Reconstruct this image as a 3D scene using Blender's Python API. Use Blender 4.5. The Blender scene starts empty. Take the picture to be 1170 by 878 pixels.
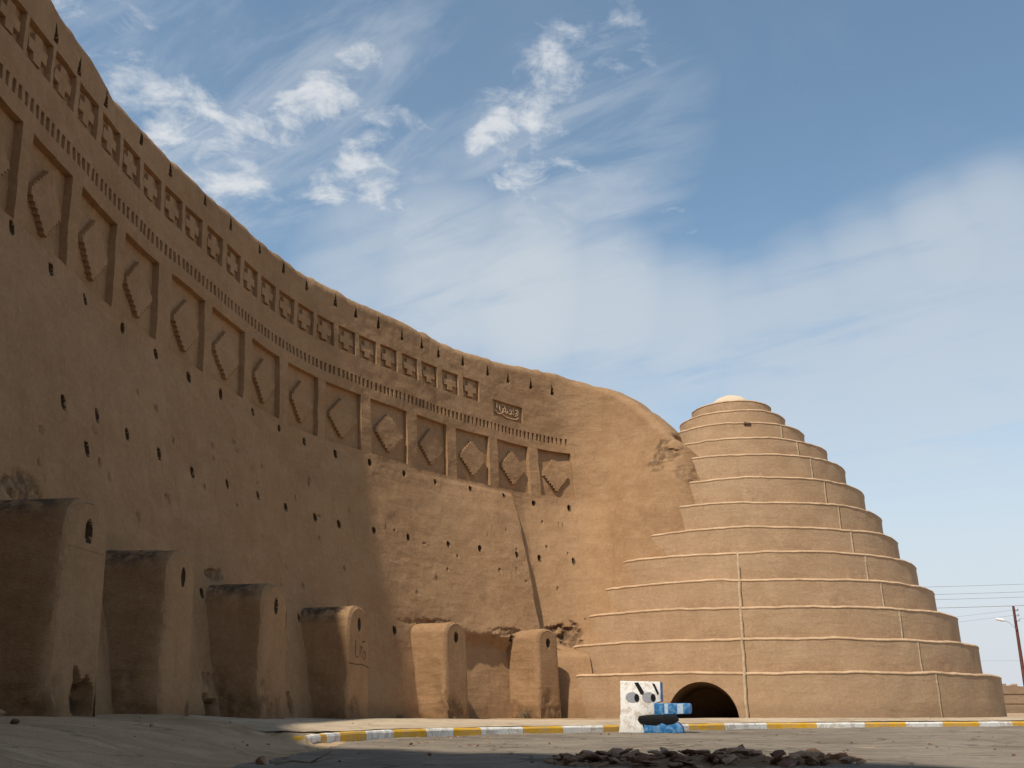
import numpy as np, math, random
# ------------------------------------------------------------------ wall and ground shape
EYE = 0.30
def crom(P, n=40):
    P = np.array(P, float); Q = np.vstack([2*P[0]-P[1], P, 2*P[-1]-P[-2]]); out = []
    for i in range(1, len(Q)-2):
        t = np.linspace(0, 1, n, endpoint=False)[:, None]
        a, b, c, d = Q[i-1], Q[i], Q[i+1], Q[i+2]
        out.append(.5*((2*b)+(c-a)*t+(2*a-5*b+4*c-d)*t*t+(3*b-a-3*c+d)*t**3))
    out.append(P[-1:]); return np.vstack(out)
PAIRS = []
PAIRS += [(1.2, -4.6, 1.3, -3.5), (-1.2, -2.2, -.8, -1.3), (-3.0, .5, -2.3, 1.2), (-4.95, 2.6, -4.15, 3.2), (-6.3, 6.0, -5.35, 6.3), (-6.72, 8.9, -5.72, 9.0)]  # unseen near end, shaped so its shadow covers the foreground
PAIRS += [(-6.57, 11.7, -5.55, 11.8), (-6.5, 13.2, -5.45, 13.4), (-6.4, 15, -5.3, 15.2), (-6.15, 16.8, -5.02, 17.0),
          (-5.7, 19.2, -4.6, 19.0), (-5.2, 21.3, -4.2, 20.8), (-4.6, 22.8, -3.7, 22.2), (-3.75, 24.2, -3.0, 23.6),
          (-2.75, 25.65, -2.05, 25.0), (-1.75, 27.05, -1.0, 26.25), (-.6, 28.3, .12, 27.25), (.55, 29.5, 1.2, 28.1),
          (1.85, 30.4, 2.3, 28.2), (3.0, 30.4, 3.1, 28.15), (3.95, 29.65, 3.85, 28.0), (4.85, 28.8, 4.7, 27.9),
          (5.7, 29.4, 5.6, 28.5), (6.4, 30.3, 6.3, 29.5)]
CC = crom(PAIRS)
CS = np.concatenate([[0], np.cumsum(np.hypot(*np.diff(CC[:, :2], axis=0).T))])
CS += 19.0-CS[6*40]            # arc length 19 at the left end of the surveyed part
S_MIN, S_MAX = CS[0], CS[-1]
def c_at(s): return np.stack([np.interp(s, CS, CC[:, k]) for k in range(4)], -1)
def n_at(s):                                   # horizontal normal, towards the court
    e = .25; a, b = c_at(np.clip(s-e, S_MIN, S_MAX)), c_at(np.clip(s+e, 0, S_MAX))
    t = (b-a)[..., :2]; t = t/np.linalg.norm(t, axis=-1, keepdims=True)
    return np.stack([t[..., 1], -t[..., 0]], -1)
def vnoise(x, y, seed=0):
    xi, yi = np.floor(x).astype(np.int64), np.floor(y).astype(np.int64); fx, fy = x-xi, y-yi
    fx, fy = fx*fx*(3-2*fx), fy*fy*(3-2*fy)
    def h(i, j):
        v = (i*374761393 + j*668265263 + seed*1442695041) & 0xffffffff
        v = ((v ^ (v >> 13))*1274126177) & 0xffffffff
        return ((v ^ (v >> 16)) & 0xffff)/32767.5-1
    return (h(xi, yi)*(1-fx)+h(xi+1, yi)*fx)*(1-fy)+(h(xi, yi+1)*(1-fx)+h(xi+1, yi+1)*fx)*fy
def fbm(x, y, seed=0, o=4):
    r, a = 0, 1.
    for k in range(o): r = r+a*vnoise(x*2**k, y*2**k, seed+k*17); a *= .5
    return r
def sstep(x, a, b):
    t = np.clip((x-a)/(b-a), 0, 1); return t*t*(3-2*t)
CREST = []
def wall_pt(s, z, d=0.):
    """point of the wall face at arc length s and height z, pushed d metres into the wall"""
    s, z = np.asarray(s, float), np.asarray(z, float)
    c = c_at(s); n = n_at(s)
    k = np.clip((6.6-z)/4.6, 0, None)
    k = np.where(k < .12, k*k/.24, k-.06)
    xy = c[..., :2]+(c[..., 2:]-c[..., :2])*k[..., None]
    up = np.clip(z-6.6, 0, None)*.07
    xy = xy-n*(up+d)[..., None]
    return np.concatenate([xy, z[..., None]], -1)
SUN_EL, SUN_E, SKY_S, SKY_TINT = 56., 4.7, .15, (1.28, 1.33, 1.14)
import bpy, bmesh
from mathutils import Vector, noise as mnoise
random.seed(7); rng = np.random.default_rng(7); R = math.radians
scene = bpy.context.scene; COL = scene.collection
SUN_DIR = Vector((-.573*math.cos(R(SUN_EL)), -.82*math.cos(R(SUN_EL)), math.sin(R(SUN_EL)))).normalized()

# ------------------------------------------------------------------ small helpers
def link(name, me, mats, parent=None):
    o = bpy.data.objects.new(name, me); COL.objects.link(o)
    for m in (mats if isinstance(mats, (list, tuple)) else [mats]): me.materials.append(m)
    if parent is not None: o.parent = parent
    return o
def tag(o, label=None, cat=None, group=None, kind=None):
    if label: o['label'] = label
    if cat: o['category'] = cat
    if group: o['group'] = group
    if kind: o['kind'] = kind
    return o
def empty(name, loc=(0, 0, 0), rz=0):
    o = bpy.data.objects.new(name, None); COL.objects.link(o); o.location = loc; o.rotation_euler = (0, 0, rz)
    o.empty_display_size = .2; return o
def mesh(name, V, F, smooth=None):
    me = bpy.data.meshes.new(name); V = np.asarray(V, float)
    if isinstance(F, np.ndarray):
        me.vertices.add(len(V)); me.vertices.foreach_set('co', V.ravel())
        n, k = F.shape; me.loops.add(n*k); me.loops.foreach_set('vertex_index', F.astype(np.int32).ravel())
        me.polygons.add(n); me.polygons.foreach_set('loop_start', np.arange(0, n*k, k, dtype=np.int32))
        me.update(calc_edges=True); me.validate()
    else:
        me.from_pydata([tuple(v) for v in V], [], F)
    if smooth is not None:
        me.polygons.foreach_set('use_smooth', np.ones(len(me.polygons), bool)); me.set_sharp_from_angle(angle=R(smooth))
    me.update(); return me
def from_bm(name, bm, smooth=None):
    me = bpy.data.meshes.new(name); bm.normal_update(); bm.to_mesh(me); bm.free()
    if smooth is not None:
        me.polygons.foreach_set('use_smooth', np.ones(len(me.polygons), bool)); me.set_sharp_from_angle(angle=R(smooth))
    return me
def attr(me, name, vals):
    a = me.attributes.new(name, 'FLOAT', 'POINT'); a.data.foreach_set('value', np.asarray(vals, np.float32))
def grid_faces(n, m):
    i = np.arange(n-1)[:, None]*m+np.arange(m-1)[None]; i = i.ravel()
    return np.stack([i, i+m, i+m+1, i+1], 1)
def tube(bm, pts, r, seg=8, cap=True):
    rings = []; pts = [Vector(p) for p in pts]
    rr = r if isinstance(r, (list, tuple)) else [r]*len(pts)
    for k, p in enumerate(pts):
        t = (pts[min(k+1, len(pts)-1)]-pts[max(k-1, 0)]).normalized()
        a = t.cross(Vector((0, 0, 1)) if abs(t.z) < .9 else Vector((1, 0, 0))).normalized(); b = t.cross(a)
        rings.append([bm.verts.new(p+rr[k]*(a*math.cos(2*math.pi*j/seg)+b*math.sin(2*math.pi*j/seg))) for j in range(seg)])
    for A, B in zip(rings, rings[1:]):
        for j in range(seg): bm.faces.new((A[j], A[(j+1) % seg], B[(j+1) % seg], B[j]))
    if cap: bm.faces.new(rings[0][::-1]); bm.faces.new(rings[-1])
def prism(bm, poly, y0, y1, bev=0):
    a = [bm.verts.new((x, y0, z)) for x, z in poly]; b = [bm.verts.new((x, y1, z)) for x, z in poly]
    fs = [bm.faces.new(a), bm.faces.new(b[::-1])]
    for k in range(len(poly)): fs.append(bm.faces.new((a[k], b[k], b[(k+1) % len(poly)], a[(k+1) % len(poly)])))
    bmesh.ops.recalc_face_normals(bm, faces=fs)
    if bev: bmesh.ops.bevel(bm, geom=list({e for f in fs for e in f.edges}), offset=bev, segments=2, affect='EDGES', profile=.5)

# ------------------------------------------------------------------ materials
class NT:
    def __init__(s, tree): s.t = tree; s.n = tree.nodes; s.l = tree.links
    def new(s, typ, **kw):
        n = s.n.new(typ)
        for k, v in kw.items(): setattr(n, k, v)
        return n
    def put(s, sock, v):
        if isinstance(v, bpy.types.NodeSocket): s.l.new(v, sock)
        else: sock.default_value = v
    def math(s, op, a, b=0., c=None, clamp=False):
        n = s.new('ShaderNodeMath', operation=op, use_clamp=clamp); s.put(n.inputs[0], a); s.put(n.inputs[1], b)
        if c is not None: s.put(n.inputs[2], c)
        return n.outputs[0]
    def vmath(s, op, a, b=(0, 0, 0)):
        n = s.new('ShaderNodeVectorMath', operation=op); s.put(n.inputs[0], a); s.put(n.inputs[1], b)
        return n.outputs['Value'] if op == 'DOT_PRODUCT' else n.outputs[0]
    def noise(s, vec, scale, detail=4, rough=.55, dist=0.):
        n = s.new('ShaderNodeTexNoise'); s.put(n.inputs['Vector'], vec); n.inputs['Scale'].default_value = scale
        n.inputs['Detail'].default_value = detail; n.inputs['Roughness'].default_value = rough; n.inputs['Distortion'].default_value = dist
        return n.outputs['Fac']
    def remap(s, v, a, b, c=0., d=1.):
        n = s.new('ShaderNodeMapRange', interpolation_type='SMOOTHSTEP'); s.put(n.inputs[0], v)
        for k, q in zip((1, 2, 3, 4), (a, b, c, d)): n.inputs[k].default_value = q
        return n.outputs[0]
    def mix(s, f, a, b, mode='MIX'):
        n = s.new('ShaderNodeMix', data_type='RGBA', blend_type=mode)
        s.put(n.inputs['Factor'], f)
        for k, v in (('A', a), ('B', b)):
            so = [i for i in n.inputs if i.name == k and i.type == 'RGBA'][0]
            if not isinstance(v, bpy.types.NodeSocket) and len(v) == 3: v = (*v, 1)
            s.put(so, v)
        return [o for o in n.outputs if o.type == 'RGBA'][0]
    def bump(s, h, strength, dist, normal=None):
        n = s.new('ShaderNodeBump'); s.put(n.inputs['Height'], h); n.inputs['Strength'].default_value = strength; n.inputs['Distance'].default_value = dist
        if normal is not None: s.l.new(normal, n.inputs['Normal'])
        return n.outputs[0]
def material(name, rough=.9):
    m = bpy.data.materials.new(name); m.use_nodes = True; t = NT(m.node_tree); b = m.node_tree.nodes['Principled BSDF']
    b.inputs['Roughness'].default_value = rough; b.inputs['Specular IOR Level'].default_value = .15
    t.co = t.new('ShaderNodeTexCoord').outputs['Object']; t.geo = t.new('ShaderNodeNewGeometry').outputs['Position']; t.b = b
    return m, t
def stretch(t, v, sx, sy, sz):
    return t.vmath('MULTIPLY', v, (sx, sy, sz))

def mud(name, base, dark, light, stain_shade=True, bump=1., streak=.5):
    """straw and clay render: blotches, trowel marks, rain streaks and fine grit"""
    m, t = material(name, .93); p = t.geo
    big = t.noise(p, .45, 5, .6); mid = t.noise(p, 2.3, 5, .62, .4); fine = t.noise(p, 38, 3, .7)
    straw = t.noise(stretch(t, p, 22, 22, 70), 1., 3, .6); trowel = t.noise(stretch(t, p, 1.2, 1.2, 5.5), 1., 4, .55, .6)
    run = t.noise(stretch(t, p, 4.5, 4.5, .35), 1., 4, .6)
    c = t.mix(t.remap(big, .32, .68), dark, base)
    c = t.mix(t.math('MULTIPLY', t.remap(mid, .42, .72), .55), c, light)
    c = t.mix(t.math('MULTIPLY', t.remap(run, .54, .74), streak*.8), c, tuple(x*.78 for x in dark))
    c = t.mix(t.math('MULTIPLY', t.remap(trowel, .5, .72), .3), c, light)
    c = t.mix(t.math('MULTIPLY', t.remap(fine, .52, .75), .35), c, tuple(x*.62 for x in base))
    c = t.mix(t.math('MULTIPLY', t.remap(fine, .48, .3), .25), c, tuple(min(x*1.35, 1) for x in base))
    speck = t.noise(p, 13, 8, .78, .2); sp2 = t.noise(p, 5.5, 6, .75, .3)
    c = t.mix(t.math('MULTIPLY', t.remap(speck, .50, .68), .5), c, tuple(x*.66 for x in base))
    c = t.mix(t.math('MULTIPLY', t.remap(speck, .48, .34), .35), c, tuple(min(x*1.25, 1) for x in light))
    c = t.mix(t.math('MULTIPLY', t.remap(sp2, .56, .70), .4), c, dark)
    if stain_shade:
        a = t.new('ShaderNodeAttribute', attribute_name='stain_shade').outputs['Fac']  # weather stains, plus shade painted under tier lips and in the cavity
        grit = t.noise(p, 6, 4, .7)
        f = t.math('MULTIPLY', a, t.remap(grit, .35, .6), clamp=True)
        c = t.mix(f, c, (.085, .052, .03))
    pl_ = t.new('ShaderNodeAttribute', attribute_name='pale').outputs['Fac']  # sunlit highlight of the tier rims, painted as lighter colour
    c = t.mix(t.math('MULTIPLY', pl_, t.remap(mid, .35, .65, .12, .55)), c, tuple(min(1, x*1.4) for x in light))
    # damp, dusty foot of the walls
    z = t.new('ShaderNodeSeparateXYZ'); t.l.new(p, z.inputs[0])
    foot = t.math('MULTIPLY', t.remap(t.math('ADD', z.outputs[2], t.math('MULTIPLY', mid, -.5)), .0, .25, 1., 0.), .35)
    c = t.mix(foot, c, tuple(x*.55 for x in dark))
    t.l.new(c, t.b.inputs['Base Color'])
    h = t.math('ADD', t.math('MULTIPLY', trowel, .9), t.math('ADD', t.math('MULTIPLY', mid, .9), t.math('MULTIPLY', straw, .35)))
    n1 = t.bump(h, .55*bump, .035); n2 = t.bump(t.math('ADD', speck, t.math('MULTIPLY', fine, .4)), .5*bump, .022, n1)
    t.l.new(n2, t.b.inputs['Normal'])
    return m
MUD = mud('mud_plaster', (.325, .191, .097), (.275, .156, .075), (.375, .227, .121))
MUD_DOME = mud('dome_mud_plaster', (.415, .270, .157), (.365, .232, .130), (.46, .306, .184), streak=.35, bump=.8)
MUD_PALE = mud('lime_wash', (.54, .41, .27), (.46, .335, .205), (.62, .49, .34), stain_shade=False)
HOLE = mud('recess_shade_mud', (.11, .066, .035), (.085, .05, .026), (.135, .082, .045), stain_shade=False)  # dark colour stands in for shade inside holes, grooves and scratches
SOIL = mud('rough_soil', (.30, .18, .10), (.22, .125, .068), (.36, .225, .13), stain_shade=False, bump=1.6)
FAR = mud('far_mud_brick', (.30, .20, .125), (.25, .165, .10), (.34, .24, .16), stain_shade=False)
CAPW = mud('lime_plaster', (.60, .47, .33), (.52, .40, .27), (.66, .54, .40), stain_shade=False)

def plain(name, col, var=.2, scale=8, rough=.6, spec=.2, metal=0., dirt=None, bump=.2):
    m, t = material(name, rough); t.b.inputs['Specular IOR Level'].default_value = spec; t.b.inputs['Metallic'].default_value = metal
    a = t.noise(t.co, scale, 5, .6, .3); b = t.noise(t.co, scale*6, 3, .65)
    c = t.mix(t.remap(a, .3, .7), tuple(x*(1-var) for x in col), tuple(min(1, x*(1+var*.5)) for x in col))
    if dirt: c = t.mix(t.math('MULTIPLY', t.remap(t.math('ADD', a, t.math('MULTIPLY', b, .5)), .70, .86), dirt[1]), c, dirt[0])
    t.l.new(c, t.b.inputs['Base Color']); t.l.new(t.bump(b, bump, .01), t.b.inputs['Normal'])
    return m
DIRT = (.36, .26, .17)
WHITE = plain('white_paint', (.83, .80, .74), .1, 6, .6, dirt=(DIRT, .55))
BLUE = plain('blue_paint', (.02, .16, .38), .3, 9, .5, .3, dirt=((.25, .36, .46), .5))
PALEBLUE = plain('worn_blue_paint', (.42, .52, .60), .2, 14, .6)
BLACK = plain('black_paint', (.012, .011, .012), .3, 9, .5)
GREY = plain('grey_paint', (.33, .33, .35), .15, 20, .6)
KWHITE = plain('kerb_white', (.80, .76, .68), .14, 5, .85, dirt=(DIRT, .6), bump=.6)
KYELL = plain('kerb_yellow', (.74, .40, .035), .2, 5, .85, dirt=(DIRT, .55), bump=.6)
RUST = plain('rusty_pole', (.13, .045, .035), .3, 5, .7)
WIRE = plain('wire', (.30, .31, .33), .1, 5, .6)
LAMP = plain('lamp_white', (.85, .86, .88), .05, 5, .3, .5)
ROCKS = [plain('broken_brick_%s' % k, c, .35, 6, .95, .1, bump=.8) for k, c in zip('abcd', [(.26, .145, .09), (.34, .205, .13), (.19, .105, .07), (.40, .26, .17)])]
STONE = plain('pale_stone', (.36, .30, .23), .3, 9, .9, bump=.6)
TWIG = plain('dry_twig', (.22, .17, .10), .3, 9, .9)

def ground_mat(name, cols, scale, spots, bump=1., road=False):
    m, t = material(name, .95); p = t.geo
    a = t.noise(p, .35*scale, 5, .6, .4); b = t.noise(p, 2.2*scale, 5, .65); c_ = t.noise(p, 16*scale, 4, .7); d = t.noise(p, 70, 2, .7)
    c = t.mix(t.remap(a, .36, .64), tuple(x*.82 for x in cols[0]), cols[1]); c = t.mix(t.math('MULTIPLY', t.remap(b, .45, .68), .8), c, cols[2]); st_ = t.noise(stretch(t, p, .5, 3., 1), 1.3, 5, .65, .8); c = t.mix(t.math('MULTIPLY', t.remap(st_, .55, .7), .45), c, tuple(x*.6 for x in cols[0]))
    c = t.mix(t.math('MULTIPLY', t.remap(c_, .53, .7), spots), c, tuple(x*.45 for x in cols[0]))
    c = t.mix(t.math('MULTIPLY', t.remap(d, .58, .75), spots), c, tuple(min(1, x*1.7) for x in cols[1]))
    v = t.new('ShaderNodeTexVoronoi', feature='DISTANCE_TO_EDGE'); v.inputs['Scale'].default_value = .55
    wp = t.new('ShaderNodeVectorMath', operation='ADD'); t.l.new(p, wp.inputs[0])
    nn = t.new('ShaderNodeTexNoise'); nn.inputs['Scale'].default_value = 1.4; t.l.new(p, nn.inputs['Vector']); t.l.new(nn.outputs['Color'], wp.inputs[1])
    t.l.new(wp.outputs[0], v.inputs['Vector'])
    crack = t.remap(v.outputs['Distance'], .004, .022, 1., 0.)
    c = t.mix(t.math('MULTIPLY', crack,   .7 if road else .4), c, tuple(x*.35 for x in cols[0]))
    t.l.new(c, t.b.inputs['Base Color'])
    h = t.math('ADD', t.math('MULTIPLY', b, .5), t.math('ADD', t.math('MULTIPLY', c_, .35), t.math('MULTIPLY', d, .25)))
    t.l.new(t.bump(h, .9*bump, .06), t.b.inputs['Normal']); return m
GROUND = ground_mat('dusty_ground', [(.40, .265, .15), (.47, .32, .185), (.53, .37, .22)], 1., .35)
ROAD = ground_mat('dusty_asphalt', [(.22, .178, .132), (.265, .213, .158), (.31, .252, .185)], 1., .5, 1.2, True)
PAVE = ground_mat('trodden_pavement', [(.46, .35, .235), (.52, .40, .27), (.57, .45, .31)], 1., .25)

# ------------------------------------------------------------------ the curved wall
def rects():
    """decorated and pierced places on the wall face: (kind, s0, s1, z0, z1)"""
    niche = [(14.75, 15.95), (16.32, 17.52), (17.9, 19.12), (19.4, 20.58), (20.88, 22.14), (22.44, 23.66), (24.12, 25.42), (25.72, 27.16), (27.5, 28.76),
             (29.14, 30.38), (30.66, 31.96), (32.32, 33.74), (34.14, 35.42), (35.8, 37.12), (37.48, 38.8), (39.16, 40.4)]
    ce = [36.82, 35.97, 35.09, 34.26, 33.4, 32.58, 31.78, 30.96, 30.16, 29.36, 28.54, 27.72, 26.9, 26.06, 25.2, 24.42, 23.62, 22.82, 22.04, 21.22, 20.44, 19.7, 18.94, 18.16, 17.38, 16.6, 15.8]
    return niche, [(e-.66, e) for e in ce]
NICHE, CROSS = rects()
NZ, CZ, DZ, IN = (6.43, 7.9), (8.92, 9.55), (8.17, 8.38), (37.4, 38.68, 8.62, 9.14)
r1 = [(15.6, 6.2), (16.8, 6.16), (18.0, 6.2), (19.08, 6.24), (20.12, 6.12), (21.2, 6.12), (22.52, 6.16), (23.64, 6.12), (24.84, 6.08), (26.16, 6.16), (27.56, 6.2), (28.76, 6.16), (29.84, 6.12), (31.0, 6.08), (32.24, 6.12), (33.56, 6.08), (34.84, 6.08), (36.24, 6.12), (37.6, 6.12), (38.88, 6.08), (40.16, 6.04)]
r2 = [(20.04, 4.16), (21.08, 4.28), (22.12, 4.28), (23.2, 4.24), (24.4, 4.2), (25.84, 4.28), (27.24, 4.32), (28.6, 4.32), (29.88, 4.32), (30.84, 4.32), (32.16, 4.36), (33.44, 4.36), (34.92, 4.36), (36.08, 4.36), (37.48, 4.32), (38.76, 4.36), (39.96, 4.32)]
r3 = [(20.64, 3.68), (18.44, 4.2), (18.44, 3.84), (24.0, 2.08), (32.56, 2.0), (36.68, 2.0), (28.52, 2.0), (20.8, 2.2)]
tri = [(15.6, 9.9), (16.7, 9.86), (17.7, 9.9), (18.7, 9.86), (19.76, 9.84), (20.52, 9.80), (21.48, 9.88), (22.8, 10.0), (23.92, 10.0), (25.28, 10.1), (26.4, 10.12), (27.76, 10.2), (28.88, 10.22), (29.88, 10.2), (31.0, 10.2), (31.8, 10.16), (32.68, 10.14), (33.64, 10.1), (34.48, 10.12), (35.2, 10.05), (36.2, 10.08), (37.24, 10.02), (38.16, 10.02), (39.08, 10.02), (39.92, 9.98)]
HOLES = [(s, z+.05, rng.uniform(.052, .07), rng.uniform(.072, .105)) for s, z in r1+r2+r3]
SEAM = 37.95
def crest(s):
    z = np.interp(s, [-5, 6.2, 8.5, 10.3, 12, 14, 17, 19.7, 21.7, 24, 25.8, 27.8, 32.5, 37.3, 38.8, 40.2, 41.0, 41.76, 42.9, 43.56, 43.9, 44.8, 46.1],
                  [17, 17, 15.2, 13.4, 12., 11.0, 10.5, 10.44, 10.26, 10.32, 10.44, 10.52, 10.58, 10.48, 10.62, 10.66, 10.42, 10.0, 9.04, 8.44, 8.14, 7.7, 7.4])  # unseen near end raised to lengthen its shadow on the ground
    return z+.05*fbm(s*.9, s*0+3.1, 5, 3)+.028*fbm(s*4.2, s*0+.7, 9, 3)

def build_wall():
    e = .005; eps = 1e-4
    sl = set(); zl = set()
    def ed(S, *v):
        for x in v: S.add(round(x-e, 4)); S.add(round(x+e, 4))
    STEP = 7
    for a, b in NICHE:
        ed(sl, a, b); c, hw = (a+b)/2+.02, (b-a)*.36
        for k in range(STEP+1): ed(sl, c-hw*k/STEP-.004, c+hw*k/STEP+.004)
    nzc, nhh = (NZ[0]+NZ[1])/2-.03, .5
    ed(zl, *NZ); [ed(zl, nzc-nhh*k/STEP-.003, nzc+nhh*k/STEP+.003) for k in range(STEP+1)]
    czc = sum(CZ)/2
    for a, b in CROSS:
        ed(sl, a, b); c = (a+b)/2; ed(sl, c-.10, c+.10, c-.25, c+.25)
    ed(zl, *CZ); ed(zl, czc-.09, czc+.09, czc-.235, czc+.235)
    dent = np.arange(14.5, 40.38, .158)
    dent = dent+rng.uniform(-.012, .012, len(dent)); dw = rng.uniform(.068, .09, len(dent))
    for a, w in zip(dent, dw): ed(sl, a, a+w)
    ed(zl, *DZ); ed(sl, IN[0], IN[1]); ed(zl, IN[2], IN[3])
    ed(sl, SEAM)
    for s_, z_, rs, rz in HOLES: sl.update(round(s_+q*rs, 4) for q in (-1.1, -.85, -.5, 0, .5, .85, 1.1))
    for s_, z_ in tri: sl.update(round(s_+q, 4) for q in (-.06, -.04, -.02, 0, .02, .04, .06))
    def lines(S, base, mind):
        S = sorted(S); out = []
        for x in S:
            if not out or x-out[-1] > .0035: out.append(x)
        f = np.array(out); keep = [b for b in base if np.abs(f-b).min() > mind]
        return np.sort(np.concatenate([f, keep]))
    sb = np.concatenate([np.arange(S_MIN, 14, .3), np.arange(14, S_MAX, .045)])
    S = lines(sl, sb, .014); Z = lines(zl, np.concatenate([np.arange(-.5, 1.4, .08), np.arange(1.4, 2.7, .028), np.arange(2.7, 3.6, .045), np.arange(3.6, 4.6, .024), np.arange(4.6, 5.8, .06), np.arange(5.8, 6.4, .022), np.arange(6.4, 9.6, .045), np.arange(9.6, 10., .03), np.arange(10.0, 11.0, .035), np.arange(11, 15.6, .2)]), .012)
    Sg, Zg = np.meshgrid(S, Z, indexing='ij'); zc = crest(S)[:, None]
    Zc = np.minimum(Zg, zc)
    D = .026*fbm(Sg*.55, Zg*.7, 1, 3)+.011*fbm(Sg*2.6, Zg*3.1, 2, 4)+.006*sstep(fbm(Sg*.8, Zg*.9, 7, 4), .0, .16)            # hand laid unevenness
    # left of the slanting seam the lower wall is thicker and ends in a step
    sl_ = SEAM+.05-.035*(6.2-Zg)+.012*fbm(Sg*0+2.2, Zg*2.3, 16, 3)
    pr = .06*sstep(6.38-Zg, 0, .2)+.15*np.clip((6.3-Zg)/.7, 0, 1)+.21*np.clip((5.7-Zg)/3.4, 0, 1); pr = pr*(1-.7*sstep(2.2+.16*fbm(Sg*1.7, Zg*.3, 19, 4)-Zg, 0, .35))
    D = D-pr*sstep(Sg, SEAM-5.2, SEAM-.5)*sstep(sl_-Sg, -.02, .02)
    D = D-.62*sstep(Sg, 37.9, 38.5)*sstep(39.9-Sg, 0, .5)*sstep(1.95-Zg, 0, .35)
    # lower wall between the last buttresses is hollowed back under a broken edge
    en = .12*fbm(Sg*2.2, Zg*.2, 15, 3); low = sstep(Sg, 33.2, 34.4)*sstep(38.3-Sg, 0, .7)
    D = D+low*(.07*sstep(2.12+en-Zg, 0, .25)+.12*np.clip(2.1-Zg, 0, None))
    # the wall swells forward where it grows into the dome
    D = D-np.interp(Sg, [38.5, 39.2, 39.8, 40.4, 41.2, 42, 42.6, 43.5, 44.1, 46], [0, .12, .17, .27, .5, .65, .7, .62, .55, .5])*sstep(8.8-Zg, 0, 3.2)
    # broken plaster and hollows
    stain_shade = np.zeros_like(D); rn = fbm(Sg*3.3, Zg*4, 21, 4)
    def hollow(s, z, rs, rz, depth, st, rough=.5):
        nonlocal D, stain_shade
        r = np.sqrt(((Sg-s)/rs)**2+((Zg-z)/rz)**2)+rough*rn; k = sstep(1.05-r, 0, .35)
        D = D+k*(depth+.045*rn); stain_shade = np.maximum(stain_shade, k*st)
    hollow(38.7, 2.15, .75, .30, .10, .9); hollow(39.5, 2.2, .55, .38, .12, .9); hollow(36.6, 2.2, .9, .16, .03, .4)
    hollow(43.9, 7.45, .42, .5, .04, .7, .7); hollow(44.2, 6.9, .3, .25, .03, .5, .7)
    hollow(26.0, 2.3, .45, .18, .05, .6); hollow(24.5, 2.5, .35, .14, .05, .7); hollow(18.9, 2.75, .45, .22, .06, .8)
    hollow(23.6, .35, .4, .28, .14, .9, .8); hollow(27.4, .3, .25, .3, .12, .8, .8); hollow(33.9, 2.3, 1.1, .13, .03, .4)
    for k in range(60):
        hollow(rng.uniform(16, 41), rng.uniform(2.6, 5.9), rng.uniform(.03, .08), rng.uniform(.03, .09), .03, .7, .4)
    # weather: dark run marks below the crest
    stain_shade = np.maximum(stain_shade, .38*sstep(Zg, zc-.5, zc-.02)*sstep(fbm(Sg*2, Zg*.4, 31, 3), -.1, .7))
    lab = np.zeros((len(S)-1, len(Z)-1), np.int32); names = ['wall']; Sc, Zcc = (S[1:]+S[:-1])/2, (Z[1:]+Z[:-1])/2
    def cells(a, b, c, d): return np.ix_((Sc > a) & (Sc < b), (Zcc > c) & (Zcc < d))
    def verts(a, b, c, d): return (Sg > a-eps) & (Sg < b+eps) & (Zg > c-eps) & (Zg < d+eps)
    def fourany(M): return M[1:, 1:] | M[:-1, 1:] | M[1:, :-1] | M[:-1, :-1]
    for a, b in NICHE:
        hw = (b-a)*.36; c = (a+b)/2+.02; k = len(names); names.append('niche_panel'); dep = .12
        v = verts(a+e, b-e, NZ[0]+e, NZ[1]-e); D = D+np.where(v, dep, 0); lab[cells(a-e, b+e, NZ[0]-e, NZ[1]+e)] = k
        row = np.floor(np.abs(Zg-nzc)/nhh*STEP); inside = v & (row < STEP) & (np.abs(Sg-c) < hw*(STEP-row)/STEP+.004)
        D = D-np.where(inside, .085, 0); lab[fourany(inside)] = k+1; names.append('stepped_diamond:%d' % k)
    for a, b in CROSS:
        k = len(names); names.append('cross_niche'); c = (a+b)/2
        v = verts(a+e, b-e, CZ[0]+e, CZ[1]-e); D = D+np.where(v, .10, 0); lab[cells(a-e, b+e, CZ[0]-e, CZ[1]+e)] = k
        x, y = np.abs(Sg-c), np.abs(Zg-czc)
        inside = v & (((x < .10) & (y < .235)) | ((x < .25) & (y < .09)))
        D = D-np.where(inside, .07, 0); lab[fourany(inside)] = k+1; names.append('raised_cross:%d' % k)
    k = len(names); names.append('dentil_band')
    vv = np.zeros(Sg.shape, bool)
    for a, w in zip(dent, dw): vv |= verts(a+e, a+w-e, DZ[0]+e, DZ[1]-e)
    D = D+np.where(vv, .07, 0); lab[cells(14.4, 40.47, DZ[0]-e, DZ[1]+e)] = k
    k = len(names); names.append('inscription_panel'); a, b, c, d = IN
    D = D+np.where(verts(a+e, b-e, c+e, d-e), .08, 0); lab[cells(a-e, b+e, c-e, d+e)] = k
    for s, z, rs, rz in HOLES:
        k = len(names); names.append('beam_hole')
        r = np.sqrt(((Sg-s)/rs)**2+((Zg-z)/rz)**2); D = D+.26*sstep(1.12-r, 0, .35); lab[fourany(r < 1.0)] = k
    for s, z in tri:
        k = len(names); names.append('vent_slit'); h = .15; w = .055*np.clip((z+h-Zg)/(2*h), .12, 1)
        r = np.maximum(np.abs(Sg-s)/w, np.abs(Zg-z)/h); D = D+.25*sstep(1.15-r, 0, .35); lab[fourany(r < 1.0)] = k
    # rounded crest
    q = np.clip(.30-(zc-Zc), 0, .30); D = D+(.30-np.sqrt(np.maximum(.09-q*q, 0)))*.9
    P = wall_pt(Sg, Zc, D)
    m = len(Z); F = grid_faces(len(S), m); L = lab.ravel()
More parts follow.
